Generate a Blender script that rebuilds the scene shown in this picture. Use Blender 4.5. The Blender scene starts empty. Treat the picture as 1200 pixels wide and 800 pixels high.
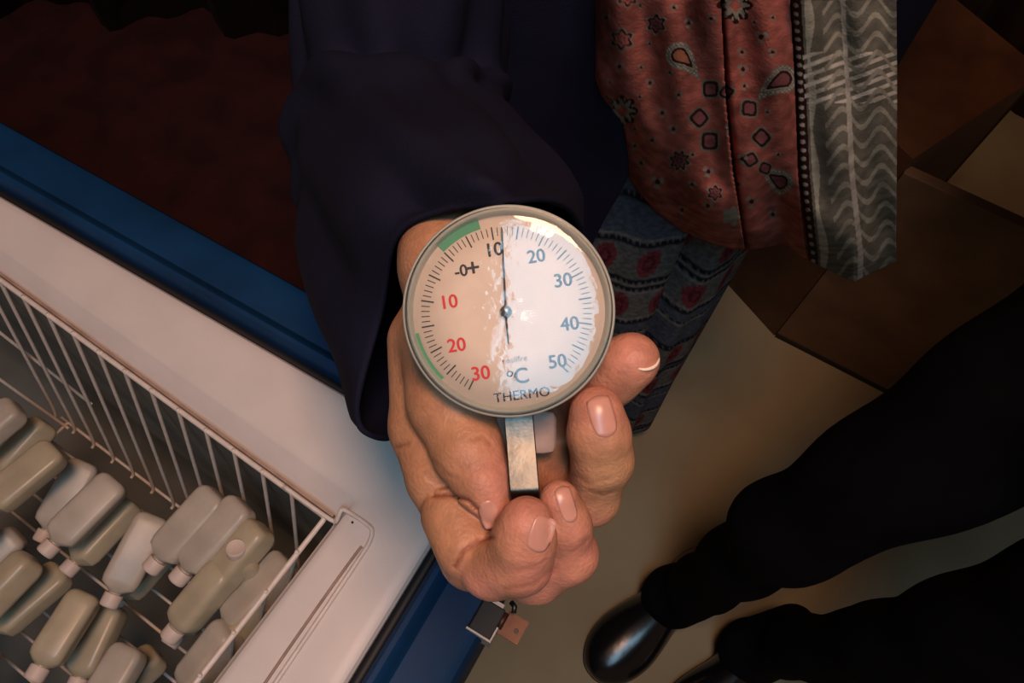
import bpy, bmesh, math, random
import numpy as np
from mathutils import Vector, Matrix
random.seed(7); np.random.seed(7)
S = bpy.context.scene
COL = S.collection

# ------------------------------------------------------------------ camera
F = 950.0                      # focal length in pixels of the 1200 px wide frame
CZ = 1.45                      # camera height
CAM = np.array([0, 0, CZ])
R = np.array([[.995779592, -.091776921, 0.0],
              [.083417105, .905075585, -.416988935],
              [.038269961, .415229072, .908911562]])    # columns: camera right, up, back in world axes
R = np.linalg.svd(R)[0] @ np.linalg.svd(R)[2]
cd = bpy.data.cameras.new('camera'); cam = bpy.data.objects.new('camera', cd); COL.objects.link(cam)
cd.sensor_width = 36; cd.lens = 36 * F / 1200; cd.clip_start = .01
cam.matrix_world = Matrix([[*R[0], 0], [*R[1], 0], [*R[2], CZ], [0, 0, 0, 1]])
S.camera = cam
S.view_settings.view_transform = 'Standard'; S.view_settings.look = 'None'
S.view_settings.gamma = 1; S.view_settings.use_curve_mapping = False
S.view_settings.exposure = 0.27

# ------------------------------------------------------------------ world and lights
w = bpy.data.worlds.new('world'); S.world = w; w.use_nodes = True
bg = w.node_tree.nodes['Background']; bg.inputs[0].default_value = (1.0, .62, .42, 1); bg.inputs[1].default_value = .09

def area(name, loc, target, size, power, col, sy=None):
    l = bpy.data.lights.new(name, 'AREA'); l.energy = power; l.color = col
    l.shape = 'RECTANGLE'; l.size = size; l.size_y = sy or size
    o = bpy.data.objects.new(name, l); COL.objects.link(o); o.location = loc
    o.rotation_euler = (Vector(target) - Vector(loc)).to_track_quat('-Z', 'Y').to_euler()
    return o
WARM = area('warm_room_lamp', (.10, .0, 2.35), (.05, .15, 1.0), .30, 11.5, (1, .54, .34))
ph = bpy.data.lights.new('phone_flash', 'POINT'); ph.energy = .004; ph.color = (1, .93, .82); ph.shadow_soft_size = .0025
pho = bpy.data.objects.new('phone_flash', ph); COL.objects.link(pho)
PANEL_L = 9.5

# ------------------------------------------------------------------ pixel / world helpers
def ray(px, py): return R @ np.array([(px - 600) / F, -(py - 400) / F, -1.0])
def W(px, py, d): return CAM + ray(px, py) * d                    # at distance d along the view axis
def Z(px, py, z): v = ray(px, py); return CAM + v * ((z - CZ) / v[2])
def Y(px, py, y): v = ray(px, py); return CAM + v * (y / v[1])
def toL(p): return R.T @ (np.asarray(p, float) - CAM)
D0 = .247
pho.location = W(640, 330, .004)

# ------------------------------------------------------------------ object helpers
def tag(o, label=None, cat=None, group=None, kind=None):
    if label: o['label'] = label
    if cat: o['category'] = cat
    if group: o['group'] = group
    if kind: o['kind'] = kind
    return o
def empty(name, loc, label=None, cat=None, group=None):
    o = bpy.data.objects.new(name, None); COL.objects.link(o); o.location = [float(c) for c in loc]; o.empty_display_size = .05
    return tag(o, label, cat, group)
def mesh(name, verts, faces, mat, parent=None, smooth=True, colors=None):
    """verts in world space; converted to the parent's space"""
    me = bpy.data.meshes.new(name)
    v = np.asarray(verts, float)
    root = parent
    off = np.zeros(3)
    while root is not None:
        off = off + np.array(root.location); root = root.parent
    v = v - off
    me.from_pydata(v.tolist(), [], faces if isinstance(faces, list) else faces.tolist())
    me.update()
    if smooth: me.polygons.foreach_set('use_smooth', [True] * len(me.polygons))
    if colors is not None:
        a = me.color_attributes.new('tint', 'FLOAT_COLOR', 'POINT')
        c = np.ones((len(v), 4), np.float32); c[:, :colors.shape[1]] = colors
        a.data.foreach_set('color', c.ravel())
    o = bpy.data.objects.new(name, me); COL.objects.link(o)
    if mat: me.materials.append(mat)
    if parent: o.parent = parent
    return o
def rings_mesh(rings, closed=True, cap0=False, cap1=False):
    n = len(rings[0]); V = np.concatenate(rings); Fs = []
    for i in range(len(rings) - 1):
        for j in range(n if closed else n - 1):
            k = (j + 1) % n
            Fs.append([i * n + j, i * n + k, (i + 1) * n + k, (i + 1) * n + j])
    if cap0: Fs.append(list(range(n))[::-1])
    if cap1: Fs.append([(len(rings) - 1) * n + j for j in range(n)])
    return V, Fs
def catmull(P, n, closed=False):
    P = np.asarray(P, float); m = len(P); out = []
    segs = m if closed else m - 1
    for i in range(segs):
        if closed: a, b, c, d = P[(i - 1) % m], P[i], P[(i + 1) % m], P[(i + 2) % m]
        else: a, b, c, d = P[max(i - 1, 0)], P[i], P[i + 1], P[min(i + 2, m - 1)]
        for t in np.linspace(0, 1, n, endpoint=False):
            out.append(.5 * ((2 * b) + (-a + c) * t + (2 * a - 5 * b + 4 * c - d) * t * t + (-a + 3 * b - 3 * c + d) * t ** 3))
    if not closed: out.append(P[-1])
    return np.array(out)
def tube(pts, r, n=10, closed=False):
    pts = np.asarray(pts, float); rings = []
    m = len(pts); r = np.broadcast_to(r, (m,))
    up = None
    for i in range(m):
        t = pts[(i + 1) % m] - pts[i - 1] if closed else pts[min(i + 1, m - 1)] - pts[max(i - 1, 0)]
        t = t / (np.linalg.norm(t) + 1e-12)
        if up is None:
            up = np.cross(t, [0, 0, 1]) if abs(t[2]) < .9 else np.cross(t, [1, 0, 0])
        up = up - up @ t * t; up /= np.linalg.norm(up); s = np.cross(t, up)
        a = np.linspace(0, 2 * math.pi, n, endpoint=False)
        rings.append(pts[i] + r[i] * (np.outer(np.cos(a), up) + np.outer(np.sin(a), s)))
    if closed:
        rings.append(rings[0]); return rings_mesh(rings)
    return rings_mesh(rings, cap0=True, cap1=True)
def joined(parts):
    V = []; Fs = []; k = 0
    for v, f in parts:
        V.append(np.asarray(v)); Fs += [[i + k for i in q] for q in f]; k += len(v)
    return np.concatenate(V), Fs
def box(lo, hi, frame=None, org=(0, 0, 0), bev=0.0):
    lo = np.array(lo, float); hi = np.array(hi, float)
    bm = bmesh.new(); bmesh.ops.create_cube(bm, size=1)
    for v in bm.verts: v.co = Vector((lo + hi) / 2 + np.array(v.co) * (hi - lo))
    if bev: bmesh.ops.bevel(bm, geom=bm.edges[:], offset=bev, segments=2, affect='EDGES', profile=.6)
    bm.verts.index_update()
    V = np.array([v.co[:] for v in bm.verts]); Fs = [[v.index for v in f.verts] for f in bm.faces]; bm.free()
    if frame is not None: V = V @ np.array(frame)
    return V + np.array(org), Fs
def smooth_by_angle(o, ang=.6):
    bm = bmesh.new(); bm.from_mesh(o.data)
    for e in bm.edges:
        if len(e.link_faces) == 2 and e.calc_face_angle(0) > ang: e.smooth = False
    for f in bm.faces: f.smooth = True
    bm.to_mesh(o.data); bm.free(); return o
def fixnormals(o):
    bm = bmesh.new(); bm.from_mesh(o.data); bmesh.ops.recalc_face_normals(bm, faces=bm.faces); bm.to_mesh(o.data); bm.free(); return o
def solid(o, t, off=0):
    m = o.modifiers.new('thickness', 'SOLIDIFY'); m.thickness = t; m.offset = off; return o

# ------------------------------------------------------------------ materials
def material(name, col, rough=.5, metal=0., noise=0., nscale=20., col2=None, bump=0., bscale=200., tint=False, sss=0., spec=.5, detail=4, coat=0., bdist=.001):
    m = bpy.data.materials.new(name); m.use_nodes = True; nt = m.node_tree; N = nt.nodes; L = nt.links
    b = N['Principled BSDF']; b.inputs['Roughness'].default_value = rough; b.inputs['Metallic'].default_value = metal
    b.inputs['Specular IOR Level'].default_value = spec; b.inputs['Coat Weight'].default_value = coat
    tc = N.new('ShaderNodeTexCoord')
    if tint:
        at = N.new('ShaderNodeAttribute'); at.attribute_name = 'tint'; src = at.outputs['Color']
    else:
        rgb = N.new('ShaderNodeRGB'); rgb.outputs[0].default_value = (*col, 1); src = rgb.outputs[0]
    if noise > 0 or col2:
        nz = N.new('ShaderNodeTexNoise'); nz.inputs['Scale'].default_value = nscale; nz.inputs['Detail'].default_value = detail
        L.new(tc.outputs['Object'], nz.inputs['Vector'])
        rp = N.new('ShaderNodeMapRange'); rp.inputs[1].default_value = .35; rp.inputs[2].default_value = .65; L.new(nz.outputs[0], rp.inputs[0])
        mx = N.new('ShaderNodeMix'); mx.data_type = 'RGBA'
        if col2:
            L.new(src, mx.inputs[6]); mx.inputs[7].default_value = (*col2, 1); L.new(rp.outputs[0], mx.inputs[0]); src = mx.outputs[2]
        else:
            mx.blend_type = 'MULTIPLY'; mx.inputs[0].default_value = noise
            L.new(src, mx.inputs[6]); L.new(rp.outputs[0], mx.inputs[7]); src = mx.outputs[2]
    L.new(src, b.inputs['Base Color'])
    if bump:
        n2 = N.new('ShaderNodeTexNoise'); n2.inputs['Scale'].default_value = bscale; n2.inputs['Detail'].default_value = 3
        L.new(tc.outputs['Object'], n2.inputs['Vector'])
        bp = N.new('ShaderNodeBump'); bp.inputs['Strength'].default_value = bump; bp.inputs['Distance'].default_value = bdist
        L.new(n2.outputs[0], bp.inputs['Height']); L.new(bp.outputs[0], b.inputs['Normal'])
    if sss:
        b.inputs['Subsurface Weight'].default_value = sss; b.inputs['Subsurface Radius'].default_value = (1, .35, .2); b.inputs['Subsurface Scale'].default_value = .004
    return m
M = {}
M['skin'] = material('skin', (.5, .3, .2), .48, tint=True, noise=.26, nscale=130, bump=.4, bscale=750, sss=.12, spec=.35)
M['nail'] = material('fingernail', (.58, .30, .235), .3, noise=.12, nscale=150, spec=.5)
M['nail_edge'] = material('nail_edge', (.85, .72, .62), .35)
M['navy'] = material('navy_cloth', (.0095, .0105, .027), .85, noise=.35, nscale=9, bump=.35, bscale=700, spec=.12, tint=False)
M['scarf'] = material('scarf_cloth', (.3, .05, .04), .85, tint=True, noise=.45, nscale=70, bump=.5, bscale=500, spec=.15)
M['skirt'] = material('skirt_cloth', (.05, .06, .08), .9, tint=True, noise=.45, nscale=160, bump=.5, bscale=600, spec=.12)
M['black'] = material('black_cloth', (.0035, .0035, .0045), .95, spec=.08, noise=.4, nscale=20, bump=.2, bscale=500)
M['leather'] = material('black_leather', (.006, .006, .007), .22, bump=.15, bscale=120, spec=.55)
M['hair'] = material('hair', (.012, .009, .008), .6, bump=.4, bscale=300)
M['rim'] = material('freezer_rim_white', (.70, .665, .65), .42, noise=.06, nscale=25, bump=.25, bscale=1400, bdist=.0004)
M['liner'] = material('liner_grey', (.17, .18, .165), .5, noise=.35, nscale=8)
M['blue'] = material('freezer_blue', (.004, .044, .135), .6, noise=.35, nscale=14, bump=.12, bscale=60, spec=.22)
M['dark'] = material('dark_rubber', (.006, .007, .009), .6)
M['wire'] = material('coated_wire', (.74, .68, .63), .4, noise=.12, nscale=120, bump=.3, bscale=500)
M['plastic'] = material('milky_plastic', (.52, .48, .41), .4, noise=.22, nscale=35, sss=.2)
M['plastic2'] = material('milky_plastic_yellowed', (.48, .43, .31), .35, noise=.2, nscale=45, sss=.2)
M['pinkish'] = material('pinkish_tab', (.34, .24, .20), .55, noise=.3, nscale=120)
M['shade_brown'] = material('brown_shade', (.40, .28, .23), .6, noise=.3, nscale=60)  # shade beside the basket wires, put into a brown colour
M['cap'] = material('bottle_cap', (.66, .56, .50), .5, noise=.1, nscale=60)
M['steel'] = material('brushed_steel', (.125, .125, .11), .42, 1, noise=.35, nscale=60, bump=.2, bscale=260)
M['case'] = material('case_plastic', (.42, .46, .42), .3, noise=.15, nscale=60, coat=.4)
M['face'] = material('dial_face', (.63, .53, .445), .6, noise=.05, nscale=200)
M['ink'] = material('ink_black', (.02, .018, .022), .6)
M['red'] = material('ink_red', (.55, .02, .025), .6)
M['green'] = material('ink_green', (.05, .24, .12), .6)
M['hub'] = material('hub_metal', (.16, .15, .13), .3, .8)
M['copper'] = material('copper_latch', (.12, .050, .028), .45, .5, noise=.4, nscale=80)
M['floor'] = material('floor_concrete', (.30, .265, .165), .75, nscale=5, col2=(.25, .205, .125), bump=.2, bscale=60)
M['rug'] = material('rug_maroon', (.058, .010, .010), .95, noise=.5, nscale=12, bump=.6, bscale=300)
M['curtain'] = material('curtain_maroon', (.05, .012, .010), .9, noise=.4, nscale=5, bump=.3, bscale=300)
M['wood'] = material('brown_wood', (.085, .035, .014), .55, noise=.4, nscale=15)
M['wood_pale'] = material('pale_brown_wood', (.15, .085, .045), .6, noise=.3, nscale=15)
M['ceil'] = material('ceiling_paint', (.35, .33, .30), .9)
M['metal_frame'] = material('lamp_frame', (.5, .5, .5), .4)

# lens of the thermometer: clear plastic with condensation
m = bpy.data.materials.new('clear_lens'); m.use_nodes = True; nt = m.node_tree; N = nt.nodes; L = nt.links
for n in list(N):
    if n.type != 'OUTPUT_MATERIAL': N.remove(n)
tr = N.new('ShaderNodeBsdfTransparent'); tr.inputs[0].default_value = (.97, .98, .97, 1)
gl = N.new('ShaderNodeBsdfGlossy'); gl.inputs['Roughness'].default_value = .03
fr = N.new('ShaderNodeFresnel'); fr.inputs[0].default_value = 1.52
tc = N.new('ShaderNodeTexCoord'); vo = N.new('ShaderNodeTexVoronoi'); vo.inputs['Scale'].default_value = 420
nz = N.new('ShaderNodeTexNoise'); nz.inputs['Scale'].default_value = 160; nz.inputs['Detail'].default_value = 5
L.new(tc.outputs['Object'], vo.inputs['Vector']); L.new(tc.outputs['Object'], nz.inputs['Vector'])
ad = N.new('ShaderNodeMath'); ad.operation = 'MULTIPLY_ADD'; ad.inputs[1].default_value = .25; L.new(vo.outputs['Distance'], ad.inputs[0]); L.new(nz.outputs[0], ad.inputs[2])
bp = N.new('ShaderNodeBump'); bp.inputs['Strength'].default_value = .13; bp.inputs['Distance'].default_value = .0006
L.new(ad.outputs[0], bp.inputs['Height']); L.new(bp.outputs[0], gl.inputs['Normal'])
mx = N.new('ShaderNodeMixShader'); L.new(fr.outputs[0], mx.inputs[0]); L.new(tr.outputs[0], mx.inputs[1]); L.new(gl.outputs[0], mx.inputs[2])
L.new(mx.outputs[0], N['Material Output'].inputs[0]); M['lens'] = m
# lit diffuser of the ceiling lamp
m = bpy.data.materials.new('lamp_diffuser'); m.use_nodes = True
b = m.node_tree.nodes['Principled BSDF']; b.inputs['Emission Color'].default_value = (.40, .75, 1.0, 1); b.inputs['Emission Strength'].default_value = PANEL_L
M['diffuser'] = m

# ------------------------------------------------------------------ freezer frame: u along the far long side, v towards the photographer
K = np.array([-.0170326, .16595417, 0]); U = np.array([-.90555585, .42422706, 0]); Vv = np.array([-.42422706, -.90555585, 0])
FR = np.array([U, Vv, [0, 0, 1]])
def fz(u, v, z): return K + u * U + v * Vv + np.array([0, 0, z])

# ================================================================== SETTING
o = mesh('floor', *box((-3, -2.2, -.05), (3.2, 3, 0)), M['floor'], smooth=False); tag(o, 'beige brown concrete floor', kind='structure')
# curtain-like maroon wall behind
rings = []
xs = np.linspace(-3, 3.2, 260)
yy = 1.40 + .035 * np.sin(xs * 21) + .02 * np.sin(xs * 47 + 1)
front = np.c_[xs, yy, np.zeros_like(xs)]
rr = [front + [0, 0, z] for z in (0, .9, 1.8, 2.7)]
o = mesh('wall_back', *rings_mesh(rr, closed=False), M['curtain']); tag(o, 'dark maroon hanging behind the freezer', kind='structure'); solid(o, .01, -1)
o = mesh('ceiling', *box((-3, -2.2, 2.7), (3.2, 3, 2.75)), M['ceil'], smooth=False); tag(o, 'ceiling', kind='structure')

# ceiling lamp, the bright panel that mirrors in the dial: found by mirroring rays in the lens
lens_c = W(596, 365, D0)
nrm = CAM - W(618, 367, D0); nrm /= np.linalg.norm(nrm)      # lens normal
def mirror(px, py, zp=2.66):
    d = ray(px, py); d = d / np.linalg.norm(d)
    t = ((lens_c - CAM) @ nrm) / (d @ nrm); p = CAM + t * d
    r = d - 2 * (d @ nrm) * nrm
    return p + r * ((zp - p[2]) / r[2])
ea, eb = mirror(588, 485), mirror(588, 245); fa = mirror(722, 365)
e1 = (eb - ea)[:2]; Ln = np.linalg.norm(e1); e1 /= Ln
e2 = np.array([e1[1], -e1[0]]);
if e2 @ (fa - ea)[:2] < 0: e2 = -e2
wd = (fa - ea)[:2] @ e2
E1 = np.array([*e1, 0]); E2 = np.array([*e2, 0]); LF = np.array([E2, E1, [0, 0, 1]])
lo = np.array([ea[0], ea[1], 2.66])
t = empty('ceiling_light', (lo + E1 * Ln / 2 + E2 * wd / 2), 'flat ceiling lamp with cool white diffuser above the freezer', 'lamp')
mesh('diffuser', *box((0, -.12, 0), (wd + .10, Ln + .12, .012), LF, lo), M['diffuser'], t, smooth=False)
mesh('lamp_housing', *joined([box((-.02, -.14, -.004), (0, Ln + .14, .04), LF, lo), box((wd + .10, -.14, -.004), (wd + .12, Ln + .14, .04), LF, lo),
     box((0, -.14, -.004), (wd + .1, -.12, .04), LF, lo), box((0, Ln + .12, -.004), (wd + .1, Ln + .14, .04), LF, lo), box((-.02, -.14, .02), (wd + .12, Ln + .14, .04), LF, lo)]), M['metal_frame'], t, smooth=False)

o = mesh('rug', *box((.30, -1.22, 0), (1.9, -.10, .012), FR, K, .004), M['rug'], smooth=False); tag(o, 'dark maroon rug on the floor behind the blue freezer', 'rug')

# ================================================================== FREEZER
t = empty('chest_freezer', fz(.45, .32, 0), 'blue chest freezer with white rim and open top', 'freezer')
LU, LV = .92, .68           # size of the white rim
def turn(u, v, a=.065):
    du, dv = u - .075, v - .086
    return .075 + du * math.cos(a) + dv * math.sin(a), .086 - du * math.sin(a) + dv * math.cos(a)
def rect(w, z, wa=None, n=5, rad=.02, rot=0.):
    """rounded rectangle inset by w (far side may differ: wa)"""
    wa = w if wa is None else wa
    u0, u1, v0, v1 = w, LU - w, wa, LV - w
    r = max(.004, rad - min(w, 0) * .8)
    pts = []
    for cx, cy, a0 in ((u1 - r, v1 - r, 0), (u0 + r, v1 - r, 90), (u0 + r, v0 + r, 180), (u1 - r, v0 + r, 270)):
        for k in range(n + 1):
            a = math.radians(a0 + 90 * k / n); q = (cx + r * math.cos(a), cy + r * math.sin(a)); q = turn(*q, rot) if rot else q; pts.append(fz(*q, z))
    return np.array(pts)
prof = [(-.046, .06), (-.046, .60), (-.050, .79), (-.060, .808), (-.064, .822), (-.064, .832), (-.060, .840), (-.052, .844), (-.024, .846), (-.021, .850), (-.0185, .856), (-.0155, .8585), (-.012, .8585), (-.009, .855), (-.0075, .848), (-.0065, .838), (0.002, .838)]
o = mesh('cabinet', *rings_mesh([rect(w_, z_) for w_, z_ in prof], cap0=True), M['blue'], t); smooth_by_angle(o, .5)
o = mesh('gasket', *rings_mesh([rect(w_, z_) for w_, z_ in [(-.008, .836), (-.008, .8405), (.001, .8405), (.001, .836)]]), M['dark'], t)
prof = [(.0005, .83, None, 0), (.0005, .846, None, 0), (.0025, .8495, None, 0), (.0055, .851, None, 0), (.012, .851, None, 0), (.062, .8508, .058, .065), (.0655, .8500, .0625, .065), (.0675, .8485, .0650, .065), (.0725, .8330, .0805, .065), (.0745, .8310, .0835, .065), (.0752, .825, .0845, .065)]
o = mesh('rim', *rings_mesh([rect(a_, z_, b_, rad=.02 if r_ == 0 else .006, rot=r_) for a_, z_, b_, r_ in prof]), M['rim'], t); smooth_by_angle(o, .5)
o = mesh('liner', *rings_mesh([rect(a_, z_, b_, rad=.008, rot=.065) for a_, z_, b_ in [(.0752, .825, .0845), (.077, .80, .088), (.084, .40, .096), (.12, .385, .12)]], cap1=True), M['liner'], t)
mesh('base_plinth', *box((.0, .0, 0), (LU, LV, .061), FR, K), M['dark'], t, smooth=False)
# screw hole in the rim
q = Z(413, 612, .8515); mesh('screw', *tube([q, q + [0, 0, .0006]], .0009, 10), M['dark'], t)

# hasp on the side
hc = Z(562, 722, .80)
hu, hv = (hc - K) @ U, (hc - K) @ Vv
t = empty('hasp_latch', fz(-.062, hv, .76), 'dark metal hasp with copper latch on the blue freezer side', 'latch')
mesh('plate', *box((-.0695, .077, .800), (-.0520, .1000, .8495), FR, K, .001), M['dark'], t, smooth=False)
mesh('plate_frame', *joined([box((-.0708, .1000, .800), (-.0510, .1014, .8505), FR, K), box((-.0708, .090, .800), (-.0696, .1002, .8505), FR, K), box((-.0670, .0745, .845), (-.0560, .0772, .8505), FR, K)]), M['cap'], t, smooth=False)
LC = (-.0795, .0835, .838)
def latch_ring(kind):
    out = []
    for a in np.linspace(0, 2 * math.pi, 24, endpoint=False):
        c, s_ = math.cos(a), math.sin(a)
        if kind: k_ = 1 / max(abs(c), abs(s_)); out.append(fz(LC[0] + .0082 * k_ * c, LC[1] + .0088 * k_ * s_, LC[2]))
        else: out.append(fz(LC[0] - .003 + .0019 * c, LC[1] + .001 + .0019 * s_, LC[2]))
    return np.array(out)
eye, outer = latch_ring(0), latch_ring(1); dz = np.array([0, 0, .003])
mesh('latch', *rings_mesh([eye, outer, outer - dz, eye - dz, eye]), M['copper'], t, smooth=False)
mesh('hinge_pin', *tube([fz(-.0705, .0775, .842), fz(-.0705, .0895, .842)], .0024, 12), M['copper'], t)
mesh('lock_ring', *tube([fz(-.0700, .0700, .846), fz(-.0735, .0715, .848), fz(-.0750, .0755, .847)], .0019, 8), M['steel'], t)
s_latch = Z(582, 709, .85)

# ================================================================== BASKET
zt = .842
def uvz(px, py, z): p = Z(px, py, z) - K; return float(p @ U), float(p @ Vv)
AB = .075
def bz(u, v, z): q = turn(u, v, AB); return fz(q[0], q[1], z)
uR, vA = .0800, .0868
t = empty('wire_basket', fz(.28, .28, .56), 'white coated wire basket hanging in the open freezer', 'basket')
BU, BV = .50, .50
wr = .00165
def rpath(u0, u1, v0, v1, z, r=.003):
    pts = []
    for cx, cy, a0 in ((u1 - r, v1 - r, 0), (u0 + r, v1 - r, 90), (u0 + r, v0 + r, 180), (u1 - r, v0 + r, 270)):
        for k in range(5):
            a = math.radians(a0 + 22.5 * k); pts.append(bz(cx + r * math.cos(a), cy + r * math.sin(a), z))
    return pts
mesh('rim_wire', *tube(rpath(uR, BU, vA, BV, zt), .0021, 10, True), M['wire'], t)
mesh('rim_gap_shade', *box((.076, vA - .0052, zt - .006), (BU, vA - .0030, zt + .0005), np.array([math.cos(AB) * U - math.sin(AB) * Vv, math.sin(AB) * U + math.cos(AB) * Vv, [0, 0, 1]]), fz(.075, .086, 0) - math.cos(AB) * U * .075 + math.sin(AB) * Vv * .075 - math.sin(AB) * U * .086 - math.cos(AB) * Vv * .086), M['shade_brown'], t, smooth=False)  # added brown strip, stands in for the dark gap beside the rim wire
mesh('hoop_wire', *tube(rpath(uR + .060, BU - .060, vA + .060, BV - .060, .60), wr, 8, True), M['wire'], t)
du = .0286
def wall_wire(u, v, un, vn, su=0., sv=0.):
    def q(z): t_ = (zt + .0035 - z); return bz(u + un * .25 * t_ + su * t_, v + vn * .25 * t_ + sv * t_, z)
    pts = [q(zt + .0035), q(.82), q(.76), q(.68), q(.61), bz(u + un * .066, v + vn * .066, .600)]
    return tube(catmull(pts, 4), wr, 8)
us0 = .112; k = 0; wires = []
while us0 + k * du < BU - .02:
    wires.append(wall_wire(us0 + k * du, vA, 0, 1)); wires.append(wall_wire(us0 + k * du, BV, 0, -1)); k += 1
k = 0
while .118 + k * .0335 < BV - .03:
    wires.append(wall_wire(uR, .118 + k * .0335, 1, 0, -.12, .30)); wires.append(wall_wire(BU, .118 + k * .0335, -1, 0)); k += 1
for vv_, ff_ in wires: mesh('upright_wire', vv_, ff_, M['wire'], t)
for k in range(13):
    mesh('floor_wire', *tube([bz(uR + .05, vA + .06 + k * .025, .600), bz(BU - .05, vA + .06 + k * .025, .600)], wr, 6), M['wire'], t)
hz = .8528
hp = [bz(.12, vA, zt + .003), bz(.09, vA, zt + .003), Z(391, 610.5, .845), Z(395, 608, .849), Z(399, 599, hz), Z(403, 597, hz), Z(420, 607, hz), Z(432, 616, hz), Z(436, 622, hz), Z(434, 632, hz), Z(427, 645, hz), Z(399, 687, hz), Z(362, 742, hz), Z(324, 798, hz)]
e = Z(324, 798, hz); dd = e - Z(399, 687, hz); dd /= np.linalg.norm(dd)
hp += [e + dd * .08, e + dd * .16, e + dd * .17 + .02 * U, e + dd * .17 + .045 * U - np.array([0, 0, .012])]
mesh('hanger_wire', *tube(catmull(hp, 5), .0017, 10), M['wire'], t)
lp = [Z(416, 650, .8518), Z(392, 683, .8518), Z(352, 740, .8518), Z(312, 798, .8518)]; lp.append(lp[-1] + dd * .14); lp.insert(0, Z(424, 640, .8518))
mesh('hanger_shadow', *tube(catmull(lp, 4), .0011, 8), M['shade_brown'], t)  # added brown tube, draws the hanger wire's shadow on the rim

# ================================================================== BOTTLES in the basket
def rsq(c, ax, sx, sy, r, a, b, n=4):
    pts = []
    for cx, cy, a0 in ((a - r, b - r, 0), (-a + r, b - r, 90), (-a + r, -b + r, 180), (a - r, -b + r, 270)):
        for k in range(n + 1):
            g = math.radians(a0 + 90 * k / n); pts.append(c + sx * (cx + r * math.cos(g)) + sy * (cy + r * math.sin(g)))
    return np.array(pts)
BOT_MESH = {}
def bottle_proto(kind):
    if kind in BOT_MESH: return BOT_MESH[kind]
    a, b, h = {0: (.0135, .0125, .062), 1: (.0150, .0105, .070)}[kind]
    X, Yx, Zx = np.eye(3)
    rr = []
    for z, s, r in ((0, .55, .6), (.0008, .72, .55), (.0028, .88, .52), (.006, .97, .5), (.010, 1, .5), (h * .5, 1, .5), (h * .8, 1, .5), (h * .88, .93, .6), (h * .94, .72, .9), (h * .965, .5, 1), (h * 1.03, .5, 1)):
        aa, bb = a * s, b * s; q = min(aa, bb)
        if r >= .9: aa = bb = q
        rr.append(rsq(Zx * z, Zx, X, Yx, q * r * .999, aa, bb))
    body = rings_mesh(rr, cap0=True, cap1=True)
    z0 = h * .98; cr = .0078
    prof = [(cr * .96, z0), (cr, z0 + .001), (cr, z0 + .009), (cr * .96, z0 + .0104), (cr * .86, z0 + .011), (cr * .8, z0 + .0107), (.0001, z0 + .0107)]
    ang = np.linspace(0, 2 * math.pi, 28, endpoint=False)
    cap = rings_mesh([np.c_[r * np.cos(ang) * (1 + .02 * (np.arange(28) % 2)), r * np.sin(ang), np.full(28, z)] for r, z in prof], cap0=True)
    BOT_MESH[kind] = (body, cap); return BOT_MESH[kind]
PB = {}
def bottle(base, axis, kind, matn, label, group=None, roll=0.):
    key = (kind, matn)
    (bv, bf), (cv, cf) = bottle_proto(kind)
    t = empty('bottle', base, label, 'bottle', group)
    ax = np.array(axis, float); ax /= np.linalg.norm(ax)
    t.rotation_mode = 'QUATERNION'
    q = Vector(ax).to_track_quat('Z', 'Y'); t.rotation_quaternion = q @ Matrix.Rotation(roll, 3, 'Z').to_quaternion()
    for nm, v, f, mt in (('body', bv, bf, M[matn]), ('cap', cv, cf, M['cap'])):
        if (key, nm) not in PB:
            o = mesh(nm, v, f, mt); PB[key, nm] = o.data; smooth_by_angle(o, .7); o.parent = t
        else:
            o = bpy.data.objects.new(nm, PB[key, nm]); COL.objects.link(o); o.parent = t
    return t
dirU = U * .95 + np.array([0, 0, -.25])       # pointing away towards far left, in world
LL = (Z(250, 660, .77) - Z(300, 610, .77)); LL /= np.linalg.norm(LL)    # towards lower left of the photo
up = np.array([0, 0, 1.])
bottle(Z(309, 617, .792), LL + up * -.25, 0, 'plastic2', 'yellowish bottle with rounded square base beside the basket wires', None, .3)
bottle(Z(287, 590, .790), LL + up * -.20, 1, 'plastic', 'greyish bottle lying between the two nearest far side wires', None, .2)
bottle(Z(256, 578, .786), LL + up * -.2, 1, 'plastic', 'pale bottle at the photo\'s left edge just below the basket rim', None, .1)
bottle(Z(338, 655, .772), LL + up * -.10, 1, 'plastic', 'grey white bottle along the near right basket side', None, .5)
bottle(Z(291, 690, .735), (Z(279, 651, .79) - Z(291, 690, .735)), 0, 'plastic2', 'upright leaning bottle with its round cap facing up', None, .5)
bottle(Z(267, 664, .785), LL + up * -.3, 0, 'plastic2', 'yellowish bottle lying left of the round upturned cap', None, .2)
bottle(Z(312, 700, .765), LL + up * -.05, 0, 'plastic2', 'yellowish bottle under the near basket rim wire', None, .7)
bottle(Z(272, 735, .775), LL + up * -.4, 0, 'plastic', 'greyish bottle lowest in the photo beside the near rim wire', None, .4)
rs = random.Random(5)
for lay, zz in enumerate((.745, .690)):
    for i in range(6):
        for j in range(4 if lay == 0 else 3):
            u = uR + .085 + i * .058 + rs.uniform(-.005, .005); v = vA + .075 + j * .082 + rs.uniform(-.005, .005)
            if u > BU - .07 or v > BV - .11 or (lay == 0 and u < .19 and v < .20): continue
            a = rs.uniform(-.3, .3) + math.pi / 2
            axd = U * math.cos(a) + Vv * math.sin(a) + up * rs.uniform(-.12, .12)
            bottle(bz(u, v, zz + rs.uniform(-.004, .004)), axd, rs.choice((0, 1)), rs.choice(('plastic', 'plastic2')), 'small milky plastic bottle deeper in the basket heap, away from the near corner', 'milky bottles heaped in the basket', rs.uniform(-.5, .5))

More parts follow.
